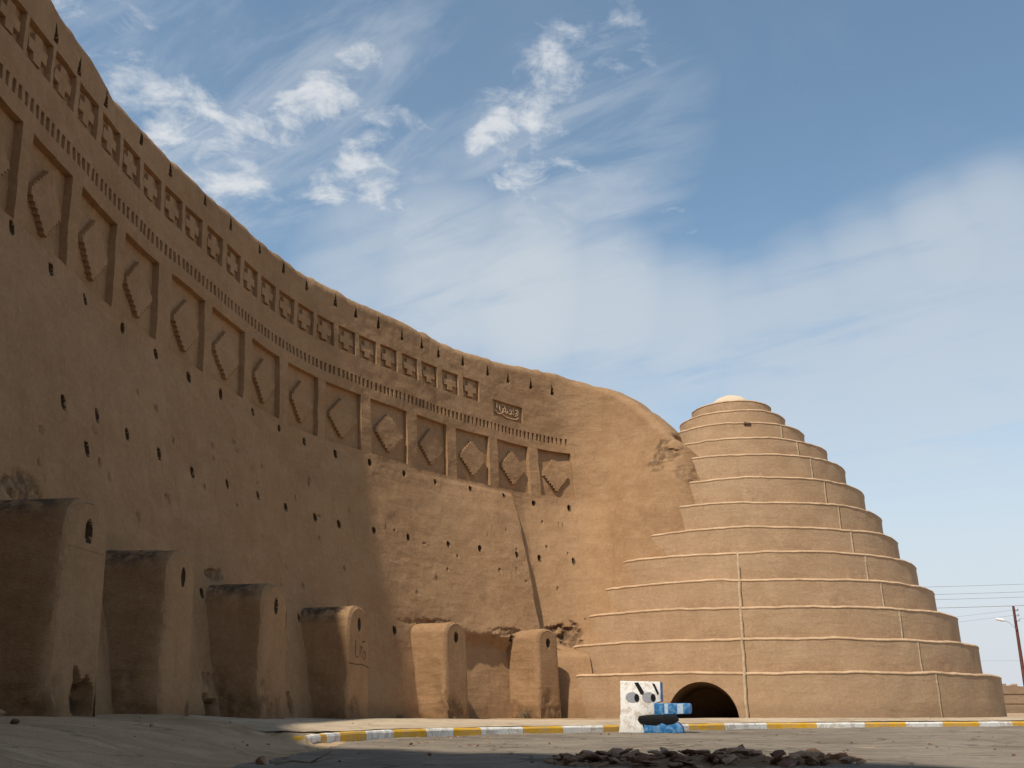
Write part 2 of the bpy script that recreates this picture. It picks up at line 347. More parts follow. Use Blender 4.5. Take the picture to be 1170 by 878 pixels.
    ok = (np.broadcast_to(zc, Zg.shape)[:-1, :-1] > Zg[:-1, :-1]) | (np.broadcast_to(zc, Zg.shape)[1:, :-1] > Zg[1:, :-1])
    ok = ok.ravel(); V = P.reshape(-1, 3); stf = stain_shade.ravel()
    def sub(faces):
        u, inv = np.unique(faces.ravel(), return_inverse=True); return V[u], inv.reshape(-1, 4), stf[u]
    v, f, st = sub(F[ok & (L == 0)])
    # crest top and hidden back of the wall
    n = n_at(S); top = P[:, -1, :]; extra = []
    for off, dz in ((.18, .035), (.38, .03), (.58, -.06), (.68, -.35)):
        r_ = top.copy(); r_[:, :2] -= n*off; r_[:, 2] += dz+.02*fbm(S*3, S*0+off*5, 44, 2); extra.append(r_)
    lo = top.copy(); lo[:, :2] -= n*1.7; lo[:, 2] = -.5; extra.append(lo)
    X = np.stack([top]+extra, 1); f2 = grid_faces(len(S), X.shape[1])+len(v)
    v2 = np.vstack([v, X.reshape(-1, 3)]); f = np.vstack([f, f2]); st = np.concatenate([st, np.full(X.shape[0]*X.shape[1], .25)])
    me = mesh('curved_wall', v2, f, 40); attr(me, 'stain_shade', st); wall = link('curved_wall', me, MUD)
    tag(wall, 'tall curved mud wall with diamond niches and six buttresses sweeping up to the stepped dome', 'wall')
    objs = {}
    for k, nm in enumerate(names):
        if k == 0: continue
        fk = F[ok & (L == k)]
        if not len(fk): continue
        v, f, st = sub(fk); base, _, par = nm.partition(':'); ctr = v.mean(0)
        me = mesh(base, v-ctr, f, 35); attr(me, 'stain_shade', st)
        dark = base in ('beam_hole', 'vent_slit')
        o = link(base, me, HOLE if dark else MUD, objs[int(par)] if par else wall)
        o.location = ctr-(np.array(objs[int(par)].location) if par else 0); objs[k] = o
    return wall, objs, names
WALL, WOBJ, WNAMES = build_wall()

def inscription():
    """raised plaster letters inside the inscription panel"""
    pan = [o for k, o in WOBJ.items() if WNAMES[k] == 'inscription_panel'][0]
    a, b, c, d = IN; bm = bmesh.new()
    def P(u, v): return Vector(wall_pt(a+(b-a)*u, c+(d-c)*v, .045))
    strokes = [[(.15, .86), (.155, .70), (.165, .56)], [(.25, .74), (.25, .6), (.27, .40), (.32, .34), (.37, .42), (.365, .62)],
               [(.40, .60), (.43, .74), (.45, .58), (.43, .42), (.48, .38), (.52, .52)],
               [(.56, .40), (.62, .38), (.66, .52), (.64, .72), (.60, .62), (.66, .46), (.73, .42)],
               [(.70, .84), (.72, .62), (.77, .50), (.83, .56), (.82, .74), (.77, .70)], [(.86, .80), (.87, .6), (.83, .42), (.76, .34)],
               [(.10, .34), (.18, .22), (.30, .27), (.38, .20), (.46, .14), (.60, .12), (.74, .14), (.84, .22), (.87, .32)], [(.33, .80), (.36, .83)], [(.53, .82), (.56, .84)]]
    for s in strokes:
        q = crom(s, 5) if len(s) > 2 else s
        tube(bm, [P(u, v) for u, v in q], .024, 6)
    me = from_bm('raised_lettering', bm, 60)
    for v in me.vertices: v.co -= pan.location
    link('raised_lettering', me, MUD_DOME, pan)
inscription()

# six buttresses: end corner, width, protrusion
def buttress(x, y, w, s, length, h, st=1.):
    n = n_at(np.array(s)); t = np.array([-n[1], n[0]]); p0 = np.array([x, y])       # left corner of the end face, t runs to the right
    lean = .05*mnoise.noise(Vector((x*9, y*9, 2)))-.02; ang = np.linspace(0, math.pi, 41)
    rise = w*.36; prof = [(0, z) for z in np.linspace(-.4, h-rise, 64)]
    prof += [(w/2-w/2*math.copysign(abs(math.cos(q))**.8, math.cos(q)), h-rise+rise*math.sin(q)) for q in ang[1:]]
    prof += [(w, z) for z in np.linspace(h-rise, -.4, 64)[1:]]
    V = []; st_ = []; rows = 9
    cols = [(0, .05), (.03, .012)]+[(d, 0) for d in np.linspace(.08, length, 22)]       # (distance behind the end face, bevel inset)
    prof = np.array(prof); ctr = np.array([w/2, .8])
    for d, ins in cols:
        for (a, z) in prof:
            aa = a+(ins if a < w/2 else -ins); zz = z-(ins if z > h-w*.55 else 0)
            off = .10*(1-z/h)                                                     # battered foot
            aa += (-.05 if a < w/2 else .05)*(1-z/h)
            wob = .03*mnoise.noise(Vector((x*3+a*1.3, d*1.6, z*1.4)))+.012*mnoise.noise(Vector((a*5+y, d*6, z*6)))
            ero = max(0, min(1, (.55+.9*mnoise.noise(Vector((x*7+a*2, d*2.2, z*1.6)))-z)/.4)) if z > -.3 else 0
            wob -= (.05*ero*mnoise.noise(Vector((a*6+x, d*6, z*7)))+.03*ero)*.8
            xy = p0+t*(aa+(wob if a > w/2 else -wob))-n*(d-off+wob)
            V.append((*xy, zz+wob*.9+lean*(d-.5))); st_.append(max(st*max(0, min(1, (z-h+.38)/.25))*min(1, d*3+.1), .55*ero))
    m = len(prof); F = [tuple(f) for f in grid_faces(len(cols), m)]
    # the end face as a fan of rings with a hollow for the beam hole
    hz = h-.36; hc = w/2; nc = 64; half = (m-1)//2; cup = []
    idx = np.zeros((half+1, nc), int)
    for i in range(half+1):
        (a0, z0), (a1, z1) = prof[i], prof[m-1-i]
        for j in range(nc):
            if j in (0, nc-1): idx[i, j] = i if j == 0 else m-1-i; continue
            u_ = j/(nc-1); aa = a0+.05+(a1-a0-.1)*u_; zz = z0-(.05 if z0 > h-w*.55 else 0); e_ = min(u_, 1-u_)*2
            off = .10*(1-zz/h); wob = .012*mnoise.noise(Vector((x*3+aa*1.1, .3, zz*1.2)))*min(1, e_*4)
            cav = 0 if y > 12 else max(0, 1-math.hypot((aa-w*.66)/(w*.24), (zz-.36)/.30)-.55*mnoise.noise(Vector((aa*7, 1, zz*5))))
            ero = max(0, min(1, (.42+.9*mnoise.noise(Vector((x*7+aa*3, 3.3, zz*1.6)))-zz)/.4)); k_ = min(1, cav*4)
            hol = math.hypot((aa-hc)/.060, (zz-hz)/.10)+.12*mnoise.noise(Vector((aa*14, y, zz*14))); hk = max(0, min(1, (1.2-hol)/.2))
            dep = .22*hk+.22*k_+.05*ero*(.6+mnoise.noise(Vector((aa*7, y, zz*7))))*min(1, e_*5)
            aa2 = aa+(-.05 if aa < w/2 else .05)*abs(aa-w/2)/(w/2)*(1-zz/h)
            xy = p0+t*aa2-n*(dep-off+wob-.012*min(1, e_*8)); idx[i, j] = len(V); V.append((*xy, zz)); st_.append(max(k_, .55*ero))  # cavity darkened in colour for the shade inside it
            if hol < 1.16: cup.append(idx[i, j])
    cup = set(cup); CF = []
    for i in range(half):
        for j in range(nc-1):
            f = (idx[i, j], idx[i, j+1], idx[i+1, j+1], idx[i+1, j])
            if len(set(f)) < 3: continue
            f = tuple(dict.fromkeys(f)); (CF if sum(q in cup for q in f) > 0 else F).append(f)
    me = mesh('buttress', V, [tuple(int(i) for i in f) for f in F]); bm = bmesh.new(); bm.from_mesh(me)
    bmesh.ops.recalc_face_normals(bm, faces=bm.faces[:]); bm.to_mesh(me); bm.free()
    me.polygons.foreach_set('use_smooth', np.ones(len(me.polygons), bool)); me.set_sharp_from_angle(angle=R(35))
    attr(me, 'stain_shade', st_); o = link('buttress', me, MUD, WALL)
    us = sorted({q for f in CF for q in f}); mp = {q: k for k, q in enumerate(us)}
    bm = bmesh.new(); vs = [bm.verts.new(V[q]) for q in us]
    for f in CF: bm.faces.new([vs[mp[q]] for q in f])
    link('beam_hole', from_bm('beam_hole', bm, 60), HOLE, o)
    return o, p0, t, n
BUT = [(-4.7, 10.4, .98, 18.1, 2.2, 2.50, 1.), (-4.62, 13.5, 1.02, 21.3, 2.2, 2.40, 1.), (-4.14, 16.8, 1.06, 24.8, 2.2, 2.33, 1.),
       (-3.27, 20.4, .95, 28.6, 2.1, 2.30, 1.), (-1.58, 24.0, .84, 33.2, 2.3, 2.27, .12), (.65, 26.3, .78, 37.2, 2.2, 2.27, .12)]
for i_, a in enumerate(BUT):
    o, p0, t_, n_ = buttress(*a)
    if i_ == 3:                                                               # scratched scribble on the fourth buttress
        bm = bmesh.new()
        def Q(u, z): return Vector((*(p0+t_*u+n_*(.10*(1-z/2.3)+.014)), z))
        for st in ([(.02, 1.16), (.3, 1.145), (.62, 1.15), (.93, 1.10)], [(.30, 1.62), (.29, 1.46), (.31, 1.30), (.42, 1.29)], [(.50, 1.30), (.52, 1.46), (.60, 1.50), (.58, 1.38)],
                   [(.70, 1.42), (.64, 1.34), (.70, 1.26), (.78, 1.33), (.72, 1.42)], [(.62, 1.58), (.74, 1.62)]):
            tube(bm, [Q(u, z) for u, z in (crom(st, 5) if len(st) > 2 else st)], .011, 6)
        link('scratched_writing', from_bm('scratched_writing', bm, 60), HOLE, o)

# ------------------------------------------------------------------ stepped dome
DC = np.array([7.226, 31.584]); A0 = math.atan2(-DC[1], -DC[0])              # direction from the axis to the camera side
TR = [6.9, 6.45, 5.98, 5.47, 5.06, 4.64, 4.26, 3.83, 3.37, 2.88, 2.24, 1.68, 1.27]
TZ = [1.16, 1.97, 2.78, 3.53, 4.29, 5.03, 5.79, 6.58, 7.37, 7.99, 8.65, 9.2, 9.65]
TOP = [1.45, .8, .73, .66, .68, .64, .63, .62, .6, .55, .5, .42, .36]
DOME = empty('ice_house_dome', (DC[0], DC[1], 0))
tag(DOME, 'stepped conical mud ice house dome with thirteen round tiers and a white cap', 'dome')
def lathe_tier(k):
    r, z1 = TR[k], TZ[k]; z0 = -.4 if k == 0 else TZ[k-1]-.15; r_in = 0.02 if k == 12 else TR[k+1]-.35
    na = 320 if k < 10 else 200; an = np.linspace(0, 2*math.pi, na, endpoint=False)
    cz = [z0]+list(np.linspace(max(z0+.1, z0), z1-.09, 12))
    prof = [(r+.03-.03*(z-z0)/(z1-z0), z, 1.) for z in cz]
    prof += [(r+.002, z1-.075, 1.), (r+.016, z1-.062, 1.), (r+.016, z1-.045, 1.), (r-.012, z1-.018, 1.), (r-.04, z1-.002, 1.), (r-.10, z1, 1.)]
    prof += [((r+r_in)/2-.05, z1-.02, .6), (r_in, z1-.01, .3)]
    V = []; st = []; sn = []
    for a in an:
        ca, sa = math.cos(a), math.sin(a)
        for (q, z, w) in prof:
            nz = mnoise.noise(Vector((ca*r*.6, sa*r*.6, k*7.3)))*.035+mnoise.noise(Vector((ca*r*1.9, sa*r*1.9, z*1.5+k*3)))*.02
            q2 = q+nz*w; lip = z > z1-.1
            dz = (mnoise.noise(Vector((ca*r*.8+9, sa*r*.8, k*5.1)))*.036+mnoise.noise(Vector((ca*r*4+9, sa*r*4, k*2.1)))*.016) if lip else 0
            if lip and q > r-.05: q2 += mnoise.noise(Vector((ca*r*5, sa*r*5, k*1.7)))*.008
            V.append((q2*ca, q2*sa, z+dz)); st.append(1. if z > z1-.05 and q > r-.2 else 0); sn.append(.2*max(0, min(1, 1.2-(z-z0-.1)/.28+1.6*mnoise.noise(Vector((ca*r*1.1, sa*r*1.1, k*4.4)))))*(1 if q > r-.05 else 0)+(.35 if abs(z-(z1-.062)) < .01 else 0))  # bright rim and dark line under the lip are painted light and shade
    m = len(prof); F = grid_faces(na, m); i = np.arange(m-1)
    F = np.vstack([F, np.stack([(na-1)*m+i, i, i+1, (na-1)*m+i+1], 1)])
    return V, F, na, m, (st, sn)
def seam_rib(k, ang, wid, proud, name, mat, tier, z1):
    r = TR[k]; z0 = (-.2 if k == 0 else TZ[k-1]-.05); V = []; zs = np.linspace(z0, z1, 14)
    for z in zs:
        f = (z-z0)/(TZ[k]-z0); q = r+.028-.03*f; j = .018*mnoise.noise(Vector((z*3, k*3., ang)))
        ca0 = A0+ang+j/r
        nz = mnoise.noise(Vector((math.cos(ca0)*r*.6, math.sin(ca0)*r*.6, k*7.3)))*.035+mnoise.noise(Vector((math.cos(ca0)*r*1.9, math.sin(ca0)*r*1.9, z*1.5+k*3)))*.016
        wid_ = wid*(.9+.5*mnoise.noise(Vector((z*5, k*2., ang*3))))
        for dx, pr in ((-wid/2, -.03), (-wid/2*.7, proud), (wid/2*.7, proud), (wid/2, -.03)):
            a = ca0+dx/r*wid_/wid; V.append(((q+nz+pr)*math.cos(a), (q+nz+pr)*math.sin(a), z))
    me = mesh(name, V, grid_faces(len(zs), 4), 40); return link(name, me, mat, tier)
for k in range(13):
    V, F, na, m, st = lathe_tier(k)
    me = mesh('tier', V, F, 55); attr(me, 'pale', st[0]); attr(me, 'stain_shade', st[1]); o = link('tier', me, MUD_DOME, DOME)
    if k == 0:                                                                # doorway cut through the lowest tier
        ad = A0-math.asin(1.17/6.9)
        bm = bmesh.new(); arch = [(.87*math.cos(q), .90*math.sin(q)) for q in np.linspace(0, math.pi, 29)]+[(-.87, -.5), (.87, -.5)]
        prism(bm, arch, -1.6, 1.6); cut = link('cutter', from_bm('cutter', bm), HOLE)
        cut.location = (DC[0]+6.9*math.cos(ad), DC[1]+6.9*math.sin(ad), .02); cut.rotation_euler = (0, 0, ad-math.pi/2+.12)
        bm = bmesh.new(); bm.from_mesh(me)                                    # close the ring so that the cut leaves a tunnel
        bm.verts.ensure_lookup_table()
        bo = [bm.verts[i*m] for i in range(na)]; ti = [bm.verts[i*m+m-1] for i in range(na)]
        for i in range(na): bm.faces.new((bo[(i+1) % na], ti[(i+1) % na], ti[i], bo[i])) if False else None
        bmesh.ops.contextual_create(bm, geom=[e for e in bm.edges if e.is_boundary and e.verts[0].co.z < 0])
        bmesh.ops.contextual_create(bm, geom=[e for e in bm.edges if e.is_boundary and e.verts[0].co.z > 0])
        bmesh.ops.recalc_face_normals(bm, faces=bm.faces[:]); bm.to_mesh(me); bm.free()
        md = o.modifiers.new('b', 'BOOLEAN'); md.operation = 'DIFFERENCE'; md.object = cut; md.solver = 'EXACT'
        bpy.context.view_layer.update(); dg = bpy.context.evaluated_depsgraph_get()
        me2 = bpy.data.meshes.new_from_object(o.evaluated_get(dg)); o.modifiers.clear(); o.data = me2
        me2.materials.clear(); me2.materials.append(MUD_DOME); me2.materials.append(HOLE)
        me2.polygons.foreach_set('use_smooth', np.ones(len(me2.polygons), bool)); me2.set_sharp_from_angle(angle=R(50))
        loc, rz = cut.location.copy(), cut.rotation_euler.z; bpy.data.objects.remove(cut)
        bm = bmesh.new()                                                      # vault coloured dark for its shade, just inside the cut, with its back wall
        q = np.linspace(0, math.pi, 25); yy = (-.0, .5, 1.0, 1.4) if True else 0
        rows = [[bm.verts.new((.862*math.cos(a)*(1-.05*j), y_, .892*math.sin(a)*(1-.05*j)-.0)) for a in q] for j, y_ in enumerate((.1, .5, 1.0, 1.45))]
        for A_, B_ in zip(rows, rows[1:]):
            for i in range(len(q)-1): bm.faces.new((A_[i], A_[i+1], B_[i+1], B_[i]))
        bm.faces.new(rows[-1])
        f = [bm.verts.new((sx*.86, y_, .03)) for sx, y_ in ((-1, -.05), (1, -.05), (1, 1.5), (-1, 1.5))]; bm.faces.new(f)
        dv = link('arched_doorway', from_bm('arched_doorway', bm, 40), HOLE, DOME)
        dv.location = loc-Vector((DC[0], DC[1], 0)); dv.rotation_euler = (0, 0, rz+math.pi)
        if math.cos(0) and True:
            pass
    if k < 5: seam_rib(k, -.02, .075, .014, 'drain_rib', MUD_PALE, o, TZ[k]+.0); seam_rib(k, -.02+.055/TR[k], .035, .002, 'drain_groove', HOLE, o, TZ[k]-.05)  # groove is a surface strip coloured dark for its shade
    if k < 11: seam_rib(k, .70, .06, .010, 'drain_rib', MUD_PALE, o, TZ[k]-.02); seam_rib(k, .70+.045/TR[k], .03, .002, 'drain_groove', HOLE, o, TZ[k]-.05)
bm = bmesh.new(); bmesh.ops.create_uvsphere(bm, u_segments=40, v_segments=20, radius=.62)
for v in bm.verts:
    v.co.z = max(v.co.z, -.1)*.78; v.co.x *= 1.1; v.co.y *= 1.1; v.co += Vector((0, 0, .02))*mnoise.noise(v.co*4)
cap = link('cap', from_bm('cap', bm, 60), CAPW, DOME); cap.location = (0, 0, 9.66)
bm = bmesh.new(); prism(bm, [(-.1, -.04), (.12, -.05), (.13, .04), (-.09, .05)], -.06, .06, .02)
vh = link('vent_hole', from_bm('vent_hole', bm), HOLE, DOME); aa = A0+.2; vh.location = (2.22*math.cos(aa), 2.22*math.sin(aa), 8.57); vh.rotation_euler = (0, 0, aa+math.pi/2)  # solid block coloured dark for the shade inside a hole

# ------------------------------------------------------------------ ground, road, pavement, kerb
KP = [(40, 33), (22, 28.6), (16, 27.0), (12.4, 25.5), (9.1, 24.1), (7.1, 23.3), (5.5, 22.7), (3.65, 21.2), (1.86, 19.6), (-.26, 17.5), (-1.4, 16.0), (-2.05, 14.4), (-2.3, 12.9), (-2.32, 12.25), (-2.5, 11.95), (-2.8, 12.1), (-3.2, 12.5), (-3.7, 13.0)]
KC = crom(KP, 60); KS = np.concatenate([[0], np.cumsum(np.hypot(*np.diff(KC, axis=0).T))])
WB = wall_pt(np.linspace(S_MIN, 44.5, 300), np.zeros(300))[:, :2]; WS = np.linspace(S_MIN, 44.5, 300)
def in_poly(x, y, poly):
    r = np.zeros(x.shape, bool); n = len(poly); j = n-1
    for i in range(n):
        xi, yi = poly[i]; xj, yj = poly[j]
        c = ((yi > y) != (yj > y)) & (x < (xj-xi)*(y-yi)/(yj-yi+1e-12)+xi); r ^= c; j = i
    return r
PAVPOLY = np.vstack([[(4000, 300)], KC[::6], [(-9, 17)], [(-60, 200)], [(4000, 4000)]])
def near(x, y, Q):
    best = np.full(x.shape, 1e9); arg = np.zeros(x.shape, int)
    for i, (a, b) in enumerate(Q):
        d = (x-a)**2+(y-b)**2; k = d < best; best[k] = d[k]; arg[k] = i
    return np.sqrt(best), arg
def ground_z(x, y, lower=True):
    w, iw = near(x, y, WB); dk, _ = near(x, y, KC[::3]); inside = in_poly(x, y, PAVPOLY)
    wd = np.hypot(x-DC[0], y-DC[1])-6.9; ondome = wd < w; w = np.clip(np.minimum(w, wd), 0, None)
    zb = np.interp(WS[iw], [0, 15, 18, 21, 24.5, 28.5, 33, 37, 44.5], [.1, .2, .24, .24, .15, .12, .10, .08, .08])
    zb = np.where(ondome, .08, zb); A = zb+(-.11-zb)*sstep(w, .2, 4.6)
    t = w/(w+dk+1e-6); zp = zb*(1-t)+.0*t-(.012 if lower else 0)
    hh = sstep((y-13)*.8+(x+3.7)*.6, 0, 1.3); zp = A+(zp-A)*np.where(x < -1.5, hh, 1.)
    if lower: zp = np.where((dk < .15) & (x > -2.36), np.minimum(zp, -.12), zp)
    zr = -.11+(A+.11)*sstep(-x, 2.0, 3.4)
    zr = np.where(x < -2.0, np.minimum(zr, A), zr)
    far = sstep(np.hypot(x, y), 60, 200)
    z = np.where(inside, zp, zr); soft = zr+(zp-zr)*sstep(np.where(inside, dk, -dk), -.5, .5)
    z = z+(soft-z)*sstep(-x, 2.45, 2.95); z = z*(1-far)+far*-.05
    return z+.012*fbm(x*.9, y*.9, 61, 3)*(1-far)*np.where(inside, .6, 1), inside, w
def axis(a, b, d, far):
    c = list(np.arange(a, b, d)); s = d; x = b
    while x < far: c.append(x); s *= 1.25; x += s
    s = d; x = a-d
    while x > -far: c.insert(0, x); s *= 1.25; x -= s
    return np.array(c)
gx, gy = axis(-9, 14, .1, 4000), axis(3, 33, .1, 4000)
GX, GY = np.meshgrid(gx, gy, indexing='ij'); GZ, GIN, GW = ground_z(GX, GY)
me = mesh('ground', np.stack([GX, GY, GZ], -1).reshape(-1, 3), grid_faces(len(gx), len(gy)), 60)
tag(link('ground', me, GROUND), kind='structure')
def strip(name, offs, mat, lift, s0, s1, n, lower):
    ss = np.linspace(s0, s1, n); cx_ = np.stack([np.interp(ss, KS, KC[:, 0]), np.interp(ss, KS, KC[:, 1])], 1)
    t = np.gradient(cx_, axis=0); t /= np.linalg.norm(t, axis=1, keepdims=True); nn = np.stack([t[:, 1], -t[:, 0]], 1)   # towards the wall
    return ss, cx_, nn
# pavement between kerb and wall
ss, kc, kn = strip('p', 0, 0, 0, 8, KS[-1]-1.0, 420, False)
dist, iw = near(kc[:, 0], kc[:, 1], WB); tgt = WB[iw]
dome_hit = np.hypot(kc[:, 0]-DC[0], kc[:, 1]-DC[1])-6.7
dv = DC-kc; dvn = dv/np.linalg.norm(dv, axis=1, keepdims=True)
tgt = np.where((dome_hit < dist)[:, None], kc+dvn*dome_hit[:, None], tgt); tgt = np.where((kc[:, 0] > 11)[:, None], kc+kn*2.2, tgt)
for _ in range(60): tgt[1:-1] = (tgt[:-2]+tgt[2:]+2*tgt[1:-1])/4
u = np.linspace(0, 1, 26); PX = kc[:, None]+(tgt-kc)[:, None]*u[None, :, None]+kn[:, None]*.10*(1-u)[None, :, None]
pz, _, _ = ground_z(PX[..., 0], PX[..., 1], False); hh = (PX[..., 1]-13)*.8+(PX[..., 0]+3.7)*.6; pz = pz+np.where(PX[..., 0] < -1.5, -.02+.034*sstep(hh+1.0*(1-u[None])**3+.25*fbm(PX[..., 0]*2, PX[..., 1]*2, 88, 3), .0, .9), .014)
me = mesh('pavement', np.dstack([PX, pz]).reshape(-1, 3), grid_faces(len(ss), 26)[:, ::-1], 60); tag(link('pavement', me, PAVE), kind='structure')
# road: sheet on the court side of the kerb
ss, kc, kn = strip('r', 0, 0, 0, 2, KS[-1]-1.75, 360, False)
far_pt = np.stack([np.interp(ss, [2, 20, 40, 47, KS[-1]-1.75], [60, 30, 14, 4, -2.2]), np.interp(ss, [2, 20, 40, 47, KS[-1]-1.75], [10, -4, -6, -6, -6])], 1)
u = np.linspace(0, 1, 60)**1.3; RX = kc[:, None]+kn[:, None]*.03+(far_pt-kc)[:, None]*u[None, :, None]
rz = -.11+.012*fbm(RX[..., 0]*.9, RX[..., 1]*.9, 61, 3)+.006+.004*fbm(RX[..., 0]*3, RX[..., 1]*3, 71, 2)
gz0, _, _ = ground_z(RX[..., 0], RX[..., 1]); rz = np.where(RX[..., 0] < -1.9, rz-.02*sstep(-RX[..., 0], 1.9, 2.4), rz)
me = mesh('road', np.dstack([RX, rz]).reshape(-1, 3), grid_faces(len(ss), 60), 60); tag(link('road', me, ROAD), kind='structure')
# painted kerb
brk = [3.8, 5, 6.2, 7.4, 8.6, 9.8, 11, 12.2, 13.4, 14.6, 15.8, 17, 18.2, 19.4, 20.6, 21.8, 23, 24.2, 25.4, 26.6, 27.79, 29.04, 30.1, 31.23, 32.35, 33.51, 34.81, 36.11, 37.46, 38.62, 39.9, 41.11, 42.2, 43.21, 44.23, 44.89, 45.57, 46.47, 47.32, 48.27, 48.85, 49.11, 49.76, 50.16, 50.69, 50.89, 51.6]
prof = [(0, -.3), (0, .085), (.012, .108), (.03, .118), (.13, .118), (.148, .1), (.15, -.1)]
V = []; F = []; mi = []
for k in range(len(brk)-1):
    a, b = brk[k]+.006, brk[k+1]-.006; ns = 7; base = len(V)
    q = np.linspace(a, b, ns); c = np.stack([np.interp(q, KS, KC[:, 0]), np.interp(q, KS, KC[:, 1])], 1)
    c2 = np.stack([np.interp(q+.02, KS, KC[:, 0]), np.interp(q+.02, KS, KC[:, 1])], 1); t = c2-c; t[-1] = t[-1] if np.linalg.norm(t[-1]) > 0 else t[-2]
    t /= np.linalg.norm(t, axis=1, keepdims=True)+1e-9; nn = np.stack([t[:, 1], -t[:, 0]], 1)
    for i in range(ns):
        sink = .13*float(sstep(q[i], 50.4, 51.5)); rise = .075*float(sstep(q[i], 50.0, 51.4))
        for (o_, h_) in prof:
            wv = .006*mnoise.noise(Vector((q[i]*3, o_*20, h_*9+k)))
            xy = c[i]+nn[i]*(o_+wv); V.append((*xy, -.11+h_-sink+rise+wv))
    m = len(prof); col = {29: 1}.get(k, None)
    for f in grid_faces(ns, m): F.append(tuple(int(x)+base for x in f)); mi.append((k+1) % 2)
    F.append(tuple(base+i for i in range(m))); mi.append((k+1) % 2); F.append(tuple(base+(ns-1)*m+i for i in range(m))[::-1]); mi.append((k+1) % 2)
me = mesh('kerb', V, F); me.polygons.foreach_set('material_index', mi)
tag(link('kerb', me, [KWHITE, KYELL]), kind='structure')

# ------------------------------------------------------------------ painted concrete barrier with a face
BX, BY = 2.33, 18.75
bar = empty('concrete_barrier', (BX, BY, -.105), R(-14)); bar.scale = (.88, .88, .88)
tag(bar, 'concrete barrier painted as a white face with open blue beak, beside the kerb', 'barrier')
def part(name, fn, mat, parent, sm=40):
    bm = bmesh.new(); fn(bm); return link(name, from_bm(name, bm, sm), mat, parent)
bodyp = [(-.47, 0), (.05, 0), (.03, .10), (0, .26), (0, .30), (.26, .34), (.27, .56), (.40, .60), (.40, .98), (-.41, 1.0), (-.42, .36), (-.44, .32), (-.43, .2)]
body = part('body', lambda b: prism(b, bodyp, -.2, .22, .012), WHITE, bar)
part('side_panel', lambda b: prism(b, [(.395, .60), (.408, .60), (.408, .975), (.395, .975)], -.19, .21), BLUE, body)
ub = part('upper_beak', lambda b: prism(b, [(.262, .34), (.96, .36), (.98, .40), (.98, .54), (.95, .565), (.262, .565)], -.225, .2, .012), BLUE, bar)
for x0, x1, mt, nm in ((.47, .54, PALEBLUE, 'pale_stripe'), (.72, .84, PALEBLUE, 'pale_stripe')):
    part(nm, lambda b: prism(b, [(x0, .365), (x1, .368), (x1, .555), (x0, .555)], -.229, -.2), mt, ub)
lb = part('lower_beak', lambda b: prism(b, [(.035, 0), (.82, 0), (.80, .12), (.72, .20), (.60, .22), (.5, .19), (.4, .22), (.05, .20)], -.21, .19, .012), BLUE, bar)
part('mouth', lambda b: prism(b, [(-.08, .25), (-.03, .18), (.1, .15), (.3, .14), (.4, .19), (.5, .15), (.66, .18), (.74, .24), (.7, .345), (.3, .36), (.05, .335), (-.05, .32)], -.216, -.10, .006), BLACK, bar)
def disc(cx_, cz_, rx, rz_, y, n=20): return lambda b: prism(b, [(cx_+rx*math.cos(2*math.pi*k/n), cz_+rz_*math.sin(2*math.pi*k/n)) for k in range(n)], y, y+.02)
for ex in (-.17, .16):
    e_ = part('eye', disc(ex, .68, .135, .10, -.206), GREY, bar); part('pupil', disc(ex+.09, .67, .05, .075, -.211), BLACK, e_)
part('eyebrow', lambda b: prism(b, [(-.12, .96), (-.04, .97), (.07, .78), (.05, .73), (.0, .74)], -.207, -.19), BLACK, bar)
part('eyebrow', lambda b: prism(b, [(.24, .95), (.29, .94), (.37, .76), (.34, .72)], -.207, -.19), BLACK, bar)

# ------------------------------------------------------------------ rubble pile, loose stones
def chunk_mesh(r, flat, seed):
    rr = random.Random(seed); bm = bmesh.new()
    for _ in range(rr.randint(11, 18)):
        v = Vector((rr.gauss(0, 1), rr.gauss(0, 1), rr.gauss(0, 1))).normalized()*rr.uniform(.75, 1.)
        bm.verts.new((v.x*r, v.y*r*rr.uniform(.6, .95), v.z*r*flat))
    h = bmesh.ops.convex_hull(bm, input=bm.verts[:]); bmesh.ops.delete(bm, geom=list({g for g in h['geom_interior'] if isinstance(g, bmesh.types.BMVert)}), context='VERTS')
    bmesh.ops.bevel(bm, geom=bm.edges[:], offset=r*.04, segments=1, affect='EDGES', clamp_overlap=True)
    bmesh.ops.triangulate(bm, faces=bm.faces[:]); bmesh.ops.subdivide_edges(bm, edges=bm.edges[:], cuts=1)
    for v in bm.verts: v.co += Vector((1, 1, .6*flat+.3))*r*.045*mnoise.noise(v.co*(3.5/r)+Vector((seed, 0, 0)))
    return from_bm('rubble_chunk', bm, 25)
def mound(x, y):
    a, b = (x-1.52)/1.35, (y-8.4)/.75; r2 = a*a+b*b
    return .10*max(0, 1-r2)**.7*(1+.35*mnoise.noise(Vector((x*2.2, y*2.2, 0))))
V = []; n1, n2 = 90, 50
for i in range(n1):
    for j in range(n2):
        x, y = .0+3.1*i/(n1-1), 7.5+1.8*j/(n2-1); h = mound(x, y)
        V.append((x, y, -.135+h*.75+(.035*mnoise.noise(Vector((x*9, y*9, 1)))+.02*mnoise.noise(Vector((x*25, y*25, 1))) if h > .003 else -.03)))
tag(link('rubble_soil', mesh('rubble_soil', V, grid_faces(n1, n2), 30), SOIL), 'dark loose soil heaped under the broken rubble in the foreground', 'soil', kind='stuff')
protos = [chunk_mesh(1., f, 100+k) for k, f in enumerate((.18, .22, .3, .4, .5, .25, .2, .35))]
for k, me in enumerate(protos): me.materials.append(ROCKS[k % 4])
placed = 0; tries = 0
